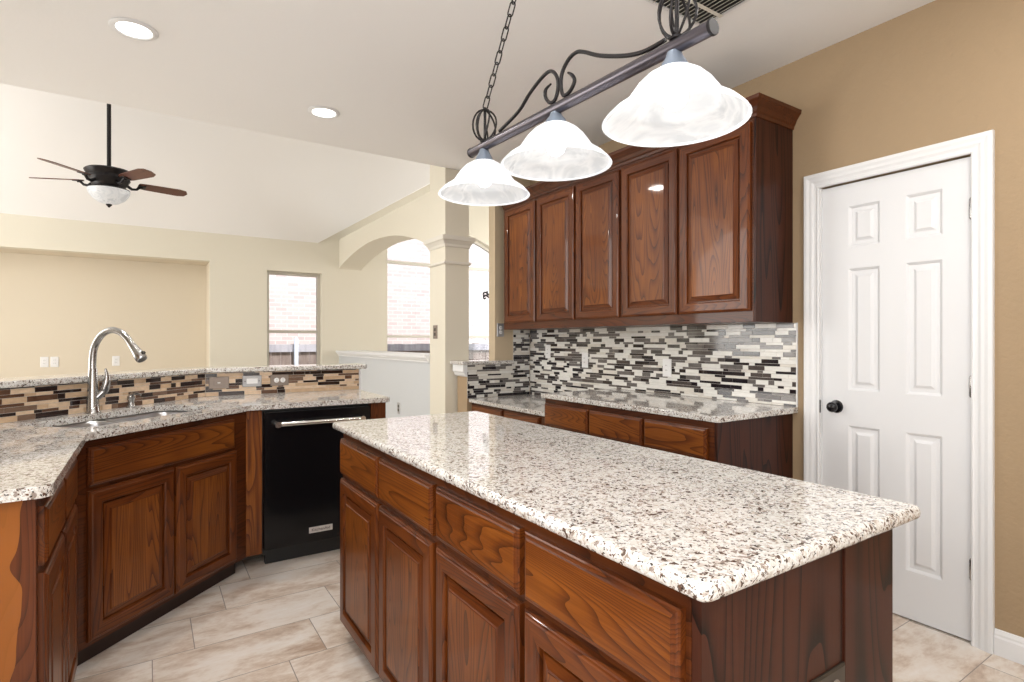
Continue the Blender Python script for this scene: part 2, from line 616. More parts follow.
# kitchen ceiling slab and the wall above its edge
struct(MB().box(-4.2, 3.1, -2.3, 4.29, CE, CE + 0.12).build('ceiling', M['ceiling']), 'flat white kitchen ceiling above the island', 'ceiling')
struct(MB().box(-4.2, 5.7, 4.17, 4.29, CE + 0.12, 5.1).build('wall_above_kitchen', M['vault']), 'white wall above the kitchen ceiling edge', 'wall')
# vaulted ceiling: slope rising from the far wall, cross slope rising over the dining side
s1, s2, zf, xv = 0.75, 0.64, 2.545, 1.857
T = 0.1
yA = 4.2
dA = YF + 0.15 - yA
def zA(y): return zf + s1 * (YF - y)
xe = 5.6
yv = YF - s2 * (xe - xv) / s1        # where the valley reaches x = xe
vb = MB()
ptsA = [(-4.2, YF), (xv, YF), (xv + s1 * (YF - yA) / s2, yA), (-4.2, yA)]
ptsA = [(x, y, zA(y)) for x, y in ptsA]
vb.add(ptsA + [(x, y, z + T) for x, y, z in ptsA], [(0, 1, 2, 3), (7, 6, 5, 4), (0, 4, 5, 1), (1, 5, 6, 2), (2, 6, 7, 3), (3, 7, 4, 0)])
xm = xv + s1 * (YF - yA) / s2
ptsB = [(xv, YF, zf), (xm, YF, zf + s2 * (xm - xv)), (xm, yA, zf + s2 * (xm - xv))]
vb.add(ptsB + [(x, y, z + T) for x, y, z in ptsB], [(0, 1, 2), (5, 4, 3), (0, 3, 4, 1), (1, 4, 5, 2), (2, 5, 3, 0)])
struct(vb.build('ceiling_vault', M['vault'], recalc=True, weld=False), 'white sloped vault ceiling behind the ceiling fan', 'ceiling')

# far wall with niche, window and arched window openings
WD = 0.15
NX0, NX1, NZ = -2.3, 0.613, 2.213
W1 = (1.239, 1.907, 0.55, 2.148)
AX0, AX1, ACX, AR, ACZ = 2.795, 4.705, 3.75, 1.567, 1.346
def arch_z(x): return ACZ + math.sqrt(AR * AR - (x - ACX) ** 2)
fw = MB()
def fwb(x0, x1, z0, z1): fw.box(x0, x1, YF, YF + WD, z0, z1)
fwb(-4.2, NX0, 0, 2.7)
fwb(NX0, NX1, NZ, 2.7)
fwb(NX1, W1[0], 0, 2.7)
fwb(W1[0], W1[1], 0, W1[2])
fwb(W1[0], W1[1], W1[3], 2.7)
fwb(W1[1], AX0, 0, 2.7)
fwb(AX0, AX1, 0, 0.62)
fwb(AX1, 5.7, 0, 2.7)
N = 24
top = []
for k in range(N + 1):
    x = AX0 + (AX1 - AX0) * k / N
    top.append((x, arch_z(x)))
for k in range(N):
    fw.extrude([top[k], top[k + 1], (top[k + 1][0], 3.2), (top[k][0], 3.2)], 'y', YF, YF + WD)
fw.extrude([(xv - 0.3, 2.7), (AX0, 2.7), (AX0, zf + s2 * (AX0 - xv) + 0.1), (xv, 2.7)], 'y', YF, YF + WD)
fw.extrude([(AX0, 3.2), (AX1, 3.2), (AX1, 4.6), (AX0, 3.3)], 'y', YF, YF + WD)
fw.extrude([(AX1, 2.7), (5.7, 2.7), (5.7, 5.1), (AX1, 4.5)], 'y', YF, YF + WD)
struct(fw.build('wall_far', M['beige'], weld=False), 'beige far wall with niche and windows', 'wall')
nm = MB()
nm.box(NX0 - 0.1, NX1 + 0.1, YF + 0.5, YF + 0.6, 0, NZ + 0.1)
nm.box(NX0 - 0.1, NX0, YF + WD, YF + 0.5, 0, NZ)
nm.box(NX1, NX1 + 0.1, YF + WD, YF + 0.5, 0, NZ)
nm.box(NX0 - 0.1, NX1 + 0.1, YF + WD, YF + 0.5, NZ, NZ + 0.1)
struct(nm.build('wall_niche', wall_paint('niche_wall_paint', (0.67, 0.60, 0.48), 0.06), weld=False), 'recessed beige media niche in the far wall', 'wall')
# outer walls
struct(MB().box(-4.2, -4.05, -2.3, 8.1, 0, 5.2).build('wall_left', M['beige']), 'beige living room side wall outside the view', 'wall')
struct(MB().box(5.6, 5.72, 4.0, YF, 0, 5.2).build('wall_dining_right', M['beige']), 'beige dining room side wall beyond the column', 'wall')
struct(MB().box(-4.2, 3.1, -2.42, -2.3, 0, CE + 0.1).build('wall_back', M['tan']), 'tan wall behind the viewer', 'wall')
struct(MB().box(-1.2, -1.06, -2.3, 2.55, 0, CE).build('wall_kitchen_left', M['tan']), 'tan kitchen side wall left of the peninsula', 'wall')
# right wall with door opening
DY0, DY1, DZ = 0.882, 1.508, 2.045
rw = MB()
rw.box(XW, XW + 0.12, -2.3, DY0, 0, CE)
rw.box(XW, XW + 0.12, DY1, 4.29, 0, CE)
rw.box(XW, XW + 0.12, DY0, DY1, DZ, CE)
struct(rw.build('wall_right', M['tan'], weld=False), 'tan textured wall with the white door', 'wall')
struct(MB().box(XW + 0.121, XW + 0.9, 0.5, 1.9, 0, 2.3).build('wall_closet', M['tan']), 'dark closet volume behind the white door', 'wall')
# end wall by the desk and low pony wall
struct(MB().box(2.50, 5.6, 4.08, 4.18, 0, CE + 0.12).build('wall_desk_end', wall_paint('warm_tan_end_wall_paint', (0.52, 0.42, 0.29), 0.1)), 'tan end wall beside the upper cabinets', 'wall')
struct(MB().box(2.226, 2.4995, 4.08, 4.25, 0, 1.065).build('wall_pony', wall_paint('pony_wall_paint', (0.36, 0.26, 0.16), 0.1)), 'low tan pony wall behind the desk counter', 'wall')
# arch wall
ap = [(7.45, 2.225), (7.34, 2.262), (6.95, 2.335), (6.54, 2.385), (6.1, 2.403), (5.55, 2.368), (5.056, 2.275), (4.73, 2.172), (4.6, 2.12)]
ap = [(p.x, p.y) for p in catmull([(a, b, 0) for a, b in ap], 5)]
AXF, AXB, ATOP = 2.13, 2.43, 2.62
aw = MB()
for k in range(len(ap) - 1):
    aw.extrude([ap[k], ap[k + 1], (ap[k + 1][0], ATOP), (ap[k][0], ATOP)], 'x', AXF, AXB)
struct(aw.build('wall_arch', M['beige']), 'beige arched header over the dining room opening', 'wall')
struct(MB().box(AXF, AXB, 4.6, YF, 0, 1.068).build('wall_half', M['half_wall_cast']), 'half wall under the arch, cool light in its grey colour', 'wall')
cp = MB()
prof = [(AXF - 0.012, 1.068), (AXF - 0.012, 1.082), (AXF - 0.028, 1.095), (AXF - 0.035, 1.112), (AXF - 0.045, 1.114), (AXF - 0.045, 1.138), (AXB + 0.04, 1.138), (AXB + 0.04, 1.068)]
cp.extrude(prof, 'y', 4.601, YF - 0.001)
struct(cp.build('trim_1', M['trim']), 'white moulded cap on the half wall', 'trim')

# column
col_t = thing('column', 'square beige column with white capital between arch and desk', 'column', (2.245, 4.445, 0))
MB().box(-0.115, 0.115, -0.155, 0.154, 0, 3.3).build('shaft', M['beige'], col_t)
cx0, cy0 = 0.115, 0.155
def ring_mould(prof, name):
    mb = MB()
    vs, fs = [], []
    for o, z in prof:
        vs += [(-cx0 - o, -cy0 - o, z), (cx0 + o, -cy0 - o, z), (cx0 + o, cy0 + o, z), (-cx0 - o, cy0 + o, z)]
    n = len(prof)
    for k in range(n):
        k2 = (k + 1) % n
        for s in range(4):
            t = (s + 1) % 4
            fs.append((4 * k + s, 4 * k + t, 4 * k2 + t, 4 * k2 + s))
    mb.add(vs, fs)
    return mb.build(name, wall_paint('column_mould_paint', (0.68, 0.65, 0.58), 0.0), col_t)
ring_mould([(0, 2.075), (0.008, 2.08), (0.012, 2.10), (0.03, 2.125), (0.042, 2.135), (0.045, 2.17), (0, 2.175)], 'capital')
ring_mould([(0, 1.925), (0.014, 1.93), (0.018, 1.94), (0.014, 1.952), (0, 1.955)], 'collar')

# windows
def dh_window(name, x0, x1, z0, z1, zr, label, matf):
    t = thing(name, label, 'window', ((x0 + x1) / 2, YF + 0.09, z0), 0, None, 'structure')
    hw, H_ = (x1 - x0) / 2, z1 - z0
    f = MB()
    f.box(-hw, -hw + 0.04, 0, 0.05, 0, H_).box(hw - 0.04, hw, 0, 0.05, 0, H_)
    f.box(-hw + 0.04, hw - 0.04, 0, 0.05, H_ - 0.04, H_).box(-hw + 0.04, hw - 0.04, 0, 0.05, 0, 0.04)
    f.build('window_frame', matf, t, bevel=0.003)
    s = MB()
    s.box(-hw + 0.04, hw - 0.04, 0.005, 0.04, zr - z0 - 0.02, zr - z0 + 0.02)
    s.build('meeting_rail', matf, t, bevel=0.003)
    MB().box(-hw + 0.04, hw - 0.04, 0.022, 0.027, 0.04, H_ - 0.04).build('window_pane', M['glass'], t)
    return t
w1 = dh_window('window_1', *W1[:2], W1[2], W1[3], 1.385, 'narrow double-hung window in the far wall beside the niche', M['vinyl'])
dt = thing('window_2', 'wide arched dining room window behind the column', 'window', (ACX, YF + 0.09, 0.62), 0, None, 'structure')
f = MB()
hw = (AX1 - AX0) / 2
zt = 2.39 - 0.62
f.box(-hw, -hw + 0.04, 0, 0.05, 0, arch_z(AX0) - 0.62 - 0.005).box(hw - 0.04, hw, 0, 0.05, 0, arch_z(AX1) - 0.62 - 0.005)
f.box(-0.04, 0.04, 0, 0.05, 0, zt).box(-hw + 0.04, hw - 0.04, 0, 0.05, 0, 0.04)
N2 = 24
for k in range(N2):
    xa, xb = -hw + 2 * hw * k / N2, -hw + 2 * hw * (k + 1) / N2
    za, zb = arch_z(xa + ACX) - 0.62, arch_z(xb + ACX) - 0.62
    f.extrude([(xa, za - 0.045), (xb, zb - 0.045), (xb, zb), (xa, za)], 'y', 0, 0.05)
f.build('window_frame', M['window_white'], dt)
MB().box(-hw + 0.04, hw - 0.04, 0, 0.05, zt - 0.022, zt + 0.022).build('transom_bar', M['window_white'], dt, bevel=0.003)
MB().box(-hw + 0.04, hw - 0.04, 0.003, 0.045, 1.33 - 0.62 - 0.018, 1.33 - 0.62 + 0.018).build('meeting_rail', M['window_white'], dt, bevel=0.003)
g = MB()
for k in range(N2):
    xa, xb = -hw + 2 * hw * k / N2, -hw + 2 * hw * (k + 1) / N2
    g.extrude([(xa, 0.03), (xb, 0.03), (xb, arch_z(xb + ACX) - 0.64), (xa, arch_z(xa + ACX) - 0.64)], 'y', 0.022, 0.027)
g.build('window_pane', M['glass'], dt)

# outside
tag(MB().box(-8, 14, 8.05, 30, -0.4, -0.15).build('ground', M['ground']), 'dry ground outside the far windows', 'ground', kind='structure')
nb = thing('neighbour_house', 'sunlit pink brick house wall seen through the windows', 'house', (2.5, 10.6, -0.15))
MB().box(-8, 9, 0, 0.3, 0, 6.5).build('brick_wall', M['brick'], nb)
MB().box(-8.2, 9.2, -0.45, 0.3, 6.5, 6.7).build('eave', M['trim'], nb)
fe = thing('wooden_fence', 'weathered wooden yard fence below the far windows', 'fence', (3.0, 9.35, -0.15))
k = -5.0
fb = MB()
while k < 6.5:
    fb.box(k, k + 0.138, 0.04, 0.06, 0, 1.36 + random.uniform(-0.012, 0.012))
    k += 0.145
fb.build('picket_boards', M['fence'], fe)
for zz in (0.35, 1.30):
    MB().box(-5, 6.5, 0, 0.038, zz - 0.06, zz + 0.06).build('fence_rail', M['fence_grey'], fe)
for xx in (-3.6, -1.02, 1.5, 4.0):
    MB().lathe([(0.035, 0), (0.035, 1.45), (0.02, 1.47)], (xx, -0.045, 0), 14).build('fence_post', M['galv'], fe, smooth=True)

# door in the right wall (front looks to -x): local x runs to -y
def face_negx(name, label, cat, x, ymax, group=None, kind=None, z=0):
    return thing(name, label, cat, (x, ymax, z), -PI / 2, group, kind)
dr = face_negx('door_1', 'white six-panel door with black knob in the tan wall', 'door', XW, 1.503, None, 'structure')
DWD = 0.614
xs = [0, 0.127, 0.267, 0.374, 0.514, DWD]
zs = [0.008, 0.225, 0.850, 1.024, 1.620, 1.726, 1.927, 2.038]
leaf = MB()
yf = 0.012
pan_rings = [(0, 0), (0.006, -0.004), (0.012, -0.010), (0.024, -0.010), (0.030, -0.009), (0.042, -0.002)]
for i in range(5):
    for j in range(7):
        if i in (1, 3) and j in (1, 3, 5):
            leaf.nested(xs[i], xs[i + 1], zs[j], zs[j + 1], yf, pan_rings, back=False)
        else:
            leaf.add([(xs[i], yf, zs[j]), (xs[i + 1], yf, zs[j]), (xs[i + 1], yf, zs[j + 1]), (xs[i], yf, zs[j + 1])], [(0, 1, 2, 3)])
yb = yf + 0.035
leaf.add([(0, yf, zs[0]), (DWD, yf, zs[0]), (DWD, yf, zs[-1]), (0, yf, zs[-1]), (0, yb, zs[0]), (DWD, yb, zs[0]), (DWD, yb, zs[-1]), (0, yb, zs[-1])],
         [(0, 1, 5, 4), (1, 2, 6, 5), (2, 3, 7, 6), (3, 0, 4, 7), (7, 6, 5, 4)])
leaf.build('door_leaf', M['door'], dr, recalc=False)
# knob
RX = Matrix.Rotation(PI / 2, 3, 'X')      # lathe axis z -> -y
kb = MB().lathe([(0.0, 0.062), (0.012, 0.062), (0.021, 0.056), (0.026, 0.046), (0.024, 0.035), (0.013, 0.027), (0.011, 0.012), (0.030, 0.009), (0.033, 0.0), (0.0, 0.0)], (0.07, yf, 0.937), 28, 0, RX)
kb.build('door_knob', M['knob_black'], dr, smooth=True)
MB().box(-0.006, -0.001, -0.004, 0.02, 0.90, 0.965).build('strike_plate', M['knob_black'], dr)
for zh in (0.312, 1.074, 1.818):
    hb = MB().lathe([(0.0, -0.047), (0.004, -0.045), (0.0065, -0.038), (0.0065, 0.038), (0.004, 0.045), (0.0, 0.047)], (DWD + 0.003, 0.002, zh), 12)
    hb.build('hinge', M['steel'], dr, smooth=True)
# jamb and casing
jm = MB()
jm.box(XW + 0.001, XW + 0.119, DY0 + 0.0005, DY0 + 0.005, 0, DZ - 0.001).box(XW + 0.001, XW + 0.119, DY1 - 0.004, DY1 - 0.0005, 0, DZ - 0.001)
struct(jm.build('trim_2', M['trim']), 'white door jamb lining', 'trim')
cs = MB()
cprof = [(0, 0), (0, 0.011), (0.006, 0.014), (0.012, 0.011), (0.022, 0.012), (0.034, 0.017), (0.046, 0.018), (0.058, 0.022), (0.071, 0.022), (0.074, 0.018), (0.074, 0)]
vs, fs = [], []
corners = [(DY0, 0, -1, 0), (DY0, DZ, -1, 1), (DY1, DZ, 1, 1), (DY1, 0, 1, 0)]
for (cy_, cz_, sy_, sz_) in corners:
    for o, d in cprof:
        vs.append((XW - d, cy_ + sy_ * o, cz_ + sz_ * o))
n = len(cprof)
for k in range(3):
    for i in range(n):
        j = (i + 1) % n
        fs.append((k * n + i, k * n + j, (k + 1) * n + j, (k + 1) * n + i))
fs += [list(range(n)), list(range(3 * n, 4 * n))]
cs.add(vs, fs)
struct(cs.build('trim_3', M['trim']), 'white moulded casing around the door', 'trim')
bb = MB()
bprof = [(XW, 0), (XW - 0.014, 0), (XW - 0.014, 0.07), (XW - 0.010, 0.078), (XW - 0.010, 0.086), (XW - 0.004, 0.10), (XW, 0.102)]
bb.extrude(bprof, 'y', -2.3, DY0 - 0.075)
struct(bb.build('baseboard_right', M['trim']), 'white baseboard right of the door', 'baseboard')

# ------------------------------------------------------------------ cabinets
DOOR_R = [(0, 0), (0, 0.012), (0.004, 0.0135), (0.006, 0.0165), (0.010, 0.0175), (0.013, 0.020), (0.052, 0.020), (0.054, 0.0185), (0.057, 0.015), (0.0585, 0.006), (0.065, 0.006), (0.066, 0.0115), (0.088, 0.0165), (0.090, 0.0195), (0.093, 0.020)]
DRAW_R = [(0, 0), (0, 0.012), (0.004, 0.0135), (0.006, 0.0165), (0.010, 0.0175), (0.014, 0.020)]
WOODS = None
def woods(): return [M['oak_x'], M['oak_z'], M['oak_panel_z']]
def front_door(parent, x0, x1, z0, z1, y=0.0):
    return MB().nested(x0, x1, z0, z1, y, DOOR_R, 0, 1, 2).build('door', woods(), parent)
def front_drawer(parent, x0, x1, z0, z1, y=0.0):
    return MB().nested(x0, x1, z0, z1, y, DRAW_R, 0, 0, 1).build('drawer', [M['oak_x'], M['oak_panel_x']], parent)

# island
L0 = 2.385
isl = face_negx('island_cabinet', 'long stained oak kitchen island cabinet with four drawers and doors', 'cabinet', 0.70, L0)
LEN = L0 - 0.545
DEP = 0.62
b = MB()
b.box(0, LEN - 0.019, 0, DEP, 0.062, 0.884)
b.build('body', M['oak_frame'], isl, bevel=0.0015)
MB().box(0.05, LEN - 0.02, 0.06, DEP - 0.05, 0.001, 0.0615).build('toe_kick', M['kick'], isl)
MB().box(LEN - 0.018, LEN, 0.0, 0.42, 0.001, 0.884).build('end_panel', M['oak_end_shaded'], isl, bevel=0.001)
MB().box(LEN - 0.018, LEN + 0.004, 0.4215, DEP, 0.001, 0.884).build('end_panel', M['oak_end_shaded'], isl, bevel=0.001)
for y0, y1 in ((2.378, 1.921), (1.906, 1.465), (1.441, 1.017), (0.997, 0.574)):
    front_drawer(isl, L0 - y0, L0 - y1, 0.702, 0.850)
    front_door(isl, L0 - y0, L0 - y1, 0.072, 0.682)
ip = rounded([(0.663, 0.508), (1.383, 0.508), (1.383, 2.435), (0.663, 2.435)], 0.02)
def counter(name, poly, z1, label, th=0.03, bev=0.0125):
    o = MB().prism(poly, z1 - th, z1).build(name, M['granite'], None, bevel=bev, seg=4, smooth=True)
    return tag(o, label, 'countertop')
counter('countertop', ip, 0.915, 'large speckled granite countertop on the island')

# back run
BY0, BY1 = 1.65, 3.0
bk = face_negx('base_cabinet', 'stained oak base cabinet with three drawers under the mosaic backsplash', 'cabinet', 2.235, BY1)
BL = BY1 - BY0
MB().box(0, BL - 0.016, 0, 0.634, 0.08, 0.884).build('body', M['oak_frame'], bk, bevel=0.0015)
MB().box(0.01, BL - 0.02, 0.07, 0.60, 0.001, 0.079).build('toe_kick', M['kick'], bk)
MB().box(BL - 0.0155, BL, 0.0, 0.634, 0.001, 0.884).build('end_panel', M['oak_end_shaded'], bk, bevel=0.001)
for y0, y1 in ((2.99, 2.556), (2.543, 2.113), (2.099, 1.70)):
    front_drawer(bk, BY1 - y0, BY1 - y1, 0.703, 0.847)
    front_door(bk, BY1 - y0, BY1 - y1, 0.09, 0.686)
counter('countertop', rounded([(2.203, 1.62), (2.868, 1.62), (2.868, 3.004), (2.203, 3.004)], [0.02, 0, 0, 0.004]), 0.915, 'speckled granite countertop below the upper cabinets')
# desk
dk = face_negx('desk_cabinet', 'lower oak desk apron with two drawers beside the end wall', 'cabinet', 2.27, 4.07)
MB().box(0, 1.062, 0, 0.598, 0.62, 0.7545).build('body', M['oak_frame'], dk, bevel=0.001)
MB().box(0, 0.02, 0.001, 0.598, 0.001, 0.6195).build('side_panel', M['oak_z'], dk)
MB().box(1.042, 1.062, 0.001, 0.598, 0.001, 0.6195).build('side_panel', M['oak_z'], dk)
for y0, y1 in ((4.053, 3.579), (3.555, 3.10)):
    front_drawer(dk, 4.07 - y0, 4.07 - y1, 0.632, 0.735)
counter('countertop', rounded([(2.235, 3.0065), (2.868, 3.0065), (2.868, 4.069), (2.235, 4.069)], [0.004, 0, 0, 0.01]), 0.785, 'lower speckled granite desk top beside the end wall')

# upper cabinets
UY0, UY1 = 1.65, 3.995
up = face_negx('upper_cabinet', 'run of stained oak wall cabinets with five raised-panel doors', 'cabinet', 2.54, UY1)
UL = UY1 - UY0
MB().box(0, UL - 0.013, 0, 0.329, 1.362, 2.42).build('body', M['oak_frame'], up, bevel=0.0015)
MB().box(UL - 0.0125, UL, 0.0, 0.329, 1.362, 2.42).build('end_panel', M['oak_end_shaded'], up, bevel=0.001)
for y0, y1 in ((3.966, 3.529), (3.502, 3.054), (3.032, 2.603), (2.58, 2.136), (2.121, 1.675)):
    front_door(up, UY1 - y0, UY1 - y1, 1.417, 2.366)
# crown: swept along the left end, the front and the right end
crp = [(0.0, 2.385), (0.006, 2.387), (0.008, 2.402), (0.014, 2.41), (0.022, 2.43), (0.038, 2.452), (0.045, 2.46), (0.047, 2.478), (0.0, 2.478)]
vs, fs = [], []
path = [(0, 0.329, -1, 0), (0, 0, -1, -1), (UL, 0, 1, -1), (UL, 0.329, 1, 0)]
for (px, py, sx_, sy_) in path:
    for o, z in crp:
        vs.append((px + sx_ * (o + 0.0005), py + sy_ * (o + 0.0005), z))
n = len(crp)
for k in range(3):
    for i in range(n):
        j = (i + 1) % n
        fs.append((k * n + i, k * n + j, (k + 1) * n + j, (k + 1) * n + i))
fs += [list(range(n)), list(range(3 * n, 4 * n))]
MB().add(vs, fs).build('crown_moulding', M['oak_frame'], up)

# peninsula: drawer base on the left leg
lg = thing('base_cabinet', 'oak drawer base with worn orange end panel left of the sink', 'cabinet', (-0.23, 1.78, 0), PI / 2)
# local: x -> +y world, y -> -x world, the front looks along -y (world +x)
MB().prism([(0.02, 0), (0.884, 0), (1.255, 0.385), (0.83, 0.81), (0.02, 0.81)], 0.08, 0.884).build('body', M['oak_z'], lg)
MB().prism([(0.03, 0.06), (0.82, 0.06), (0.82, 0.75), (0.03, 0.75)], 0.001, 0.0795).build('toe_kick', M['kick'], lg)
MB().box(0.0, 0.0195, 0.0, 0.81, 0.001, 0.884).build('end_panel', M['oak_two_tone'], lg, bevel=0.001)
for x0, x1 in ((0.028, 0.378), (0.392, 0.742)):
    front_drawer(lg, x0, x1, 0.703, 0.852)
    front_door(lg, x0, x1, 0.10, 0.684)
# sink base on the diagonal
SL = 0.961
sk = thing('sink_cabinet', 'diagonal oak sink base with false drawer and two doors', 'cabinet', (-0.23, 2.665, 0), PI / 4)
MB().box(0.002, SL - 0.002, 0, 0.02, 0.08, 0.884).build('face_frame', M['oak_frame'], sk)
cb = MB()
cb.box(0.004, 0.02, 0.021, 0.53, 0.08, 0.70).box(SL - 0.02, SL - 0.004, 0.021, 0.53, 0.08, 0.70).box(0.02, SL - 0.02, 0.021, 0.53, 0.08, 0.10)
cb.build('body', M['oak_z'], sk)
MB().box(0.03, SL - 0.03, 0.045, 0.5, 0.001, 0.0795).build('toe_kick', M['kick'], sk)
front_drawer(sk, 0.042, 0.855, 0.700, 0.852)
front_door(sk, 0.042, 0.456, 0.100, 0.684)
front_door(sk, 0.466, 0.871, 0.100, 0.684)
# corner filler and dishwasher end
cf = MB().prism([(0.451, 3.346), (0.531, 3.346), (0.531, 3.95), (0.29, 3.95), (0.10, 3.72)], 0.08, 0.884).build('corner_filler', M['oak_panel_z'], None)
tag(cf, 'narrow oak corner panel between sink cabinet and dishwasher', 'cabinet panel')
tag(MB().box(1.152, 1.247, 3.345, 3.96, 0.001, 0.884).build('end_panel', M['oak_z'], None, bevel=0.002), 'oak end panel right of the black dishwasher', 'cabinet panel')
# dishwasher
dw = thing('dishwasher', 'black built-in dishwasher with bright bar handle', 'dishwasher', (0.535, 3.345, 0))
DWW = 0.611
MB().box(0, DWW, 0.03, 0.58, 0.06, 0.875).build('tub', M['black'], dw)
MB().box(0.004, DWW - 0.004, -0.018, 0.0295, 0.10, 0.868).build('door', M['black_gloss'], dw, bevel=0.004)
MB().box(0.02, DWW - 0.02, 0.05, 0.09, 0.001, 0.0595).build('toe_kick', M['black'], dw)
hd = MB()
hd.tube([(0.055, -0.062, 0.80), (DWW - 0.055, -0.062, 0.80)], 0.0125, 16)
hd.build('handle', M['chrome'], dw, smooth=True)
for xx in (0.068, DWW - 0.068):
    MB().lathe([(0.0, 0.0), (0.013, 0.0), (0.013, 0.034), (0.0165, 0.036), (0.0165, 0.058), (0.0, 0.058)], (xx, -0.0185, 0.80), 18, 0, RX).build('handle_bracket', M['chrome'], dw, smooth=True)
bd = MB().box(0.243, 0.377, -0.0215, -0.0182, 0.152, 0.186).build('badge', new_mat('silver_badge', (0.72, 0.70, 0.68), 0.35, 0.6), dw, bevel=0.001)
fc = bpy.data.curves.new('badge_text', 'FONT')
fc.body = 'KitchenAid'
fc.size = 0.0235
fc.align_x = 'CENTER'
fc.align_y = 'CENTER'
fc.extrude = 0.0004
tmp = bpy.data.objects.new('tmp_text', fc)
COL.objects.link(tmp)
dg = bpy.context.evaluated_depsgraph_get()
tme = bpy.data.meshes.new_from_object(tmp.evaluated_get(dg))
bpy.data.objects.remove(tmp)
lt = bpy.data.objects.new('lettering', tme)
tme.materials.clear()
tme.materials.append(M['black'])
tme.transform(Matrix.Translation((0.310, -0.0222, 0.169)) @ Matrix.Rotation(PI / 2, 4, 'X'))
COL.objects.link(lt)
lt.parent = bd

# peninsula countertop with the sink cut-out
pc = rounded([(-1.05, 1.742), (-0.195, 1.742), (-0.195, 2.65), (0.465, 3.31), (1.265, 3.31), (1.275, 3.97), (0.296, 3.97), (-1.05, 2.624)],
             [0, 0.03, 0.03, 0.06, 0.02, 0, 0, 0])
def sk2w(x, y):
    c = math.cos(PI / 4)
    return (-0.23 + c * (x - y), 2.665 + c * (x + y))
hole_l = rounded([(0.11, 0.085), (0.87, 0.085), (0.87, 0.452), (0.11, 0.452)], 0.08, 7)
hole = [sk2w(*p) for p in hole_l]
bm = bmesh.new()
def loop(pts, z):
    vs_ = [bm.verts.new((x, y, z)) for x, y in pts]
    es_ = [bm.edges.new((vs_[i], vs_[(i + 1) % len(vs_)])) for i in range(len(vs_))]
    return vs_, es_
rings = {}
for z in (0.885, 0.915):
    a = loop(pc, z)
    h = loop(hole, z)
    rings[z] = (a, h)
    bmesh.ops.triangle_fill(bm, use_beauty=True, use_dissolve=False, edges=a[1] + h[1])
for q in (0, 1):
    v0, v1 = rings[0.885][q][0], rings[0.915][q][0]
    for i in range(len(v0)):
        j = (i + 1) % len(v0)
        bm.faces.new((v0[i], v0[j], v1[j], v1[i]))
bmesh.ops.recalc_face_normals(bm, faces=bm.faces)
me = bpy.data.meshes.new('countertop')
bm.to_mesh(me)
bm.free()
me.materials.append(M['granite'])
pco = bpy.data.objects.new('countertop', me)
COL.objects.link(pco)
bv = pco.modifiers.new('bevel', 'BEVEL')
bv.width, bv.segments, bv.limit_method, bv.angle_limit = 0.007, 3, 'ANGLE', math.radians(50)
tag(pco, 'angled speckled granite countertop around the sink', 'countertop')

# sink: two bowls under the cut-out
sink = thing('kitchen_sink', 'double-bowl stainless sink set under the granite', 'sink', (-0.23, 2.665, 0), PI / 4)
def bowl(x0, x1, y0, y1):
    mb = MB()
    lev = [(0.884, 0.0, 0.075), (0.87, 0.002, 0.073), (0.72, 0.012, 0.06), (0.705, 0.03, 0.045)]
    vs, fs = [], []
    n = None
    for z, i, r in lev:
        lp = rounded([(x0 + i, y0 + i), (x1 - i, y0 + i), (x1 - i, y1 - i), (x0 + i, y1 - i)], r, 6)
        n = len(lp)
        vs += [(x, y, z) for x, y in lp]
    for k in range(len(lev) - 1):
        for i in range(n):
            j = (i + 1) % n
            fs.append((k * n + i, k * n + j, (k + 1) * n + j, (k + 1) * n + i))
    fs.append([3 * n + i for i in range(n)])
    mb.add(vs, fs)
    o = mb.build('bowl', M['steel_sink'], sink, smooth=True)
    sd = o.modifiers.new('thick', 'SOLIDIFY')
    sd.thickness = 0.0015
    sd.offset = 0
    MB().lathe([(0.0, 0.7075), (0.03, 0.7075), (0.042, 0.7085), (0.044, 0.7068), (0, 0.7065)], ((x0 + x1) / 2, (y0 + y1) / 2 + 0.03, 0), 24).build('drain', M['chrome'], sink, smooth=True)
bowl(0.102, 0.483, 0.077, 0.460)
bowl(0.497, 0.878, 0.077, 0.460)

# faucet: spout swings towards the kitchen
fx, fy = 0.505, 0.497
fa = thing('kitchen_faucet', 'tall brushed nickel pull-down faucet behind the sink', 'faucet', (*sk2w(fx, fy), 0.915), PI / 4)
MB().lathe([(0.0, 0.001), (0.031, 0.001), (0.031, 0.006), (0.027, 0.012), (0.025, 0.05), (0.0215, 0.13), (0.018, 0.21), (0.0165, 0.215), (0.0, 0.215)], (0, 0, 0), 28).build('body', M['steel'], fa, smooth=True)
sp = [(0, 0.002, 0.212), (0, 0.0, 0.27), (0, -0.012, 0.325), (0, -0.05, 0.378), (0, -0.105, 0.402), (0, -0.16, 0.392), (0, -0.2, 0.362), (0, -0.222, 0.335)]
spc = catmull(sp, 7)
MB().tube(spc, [0.0155] * len(spc), 16).build('spout', M['steel'], fa, smooth=True)
d = (Vector((0, -0.285, 0.262)) - Vector((0, -0.218, 0.340))).normalized()
p0 = Vector((0, -0.218, 0.340))
hs = [(0.0, 0.0155), (0.02, 0.0175), (0.04, 0.019), (0.075, 0.0245), (0.095, 0.0255), (0.104, 0.022)]
MB().tube([p0 + d * a for a, r in hs], [r for a, r in hs], 18).build('spray_head', M['steel'], fa, smooth=True)
MB().box(-0.008, 0.008, -0.012, 0.0, -0.03, 0.0).move(Matrix.Translation(p0 + d * 0.075 + Vector((0, -0.024, 0.02))) @ Matrix.Rotation(0.72, 4, 'X')).build('spray_button', M['black'], fa, bevel=0.002)
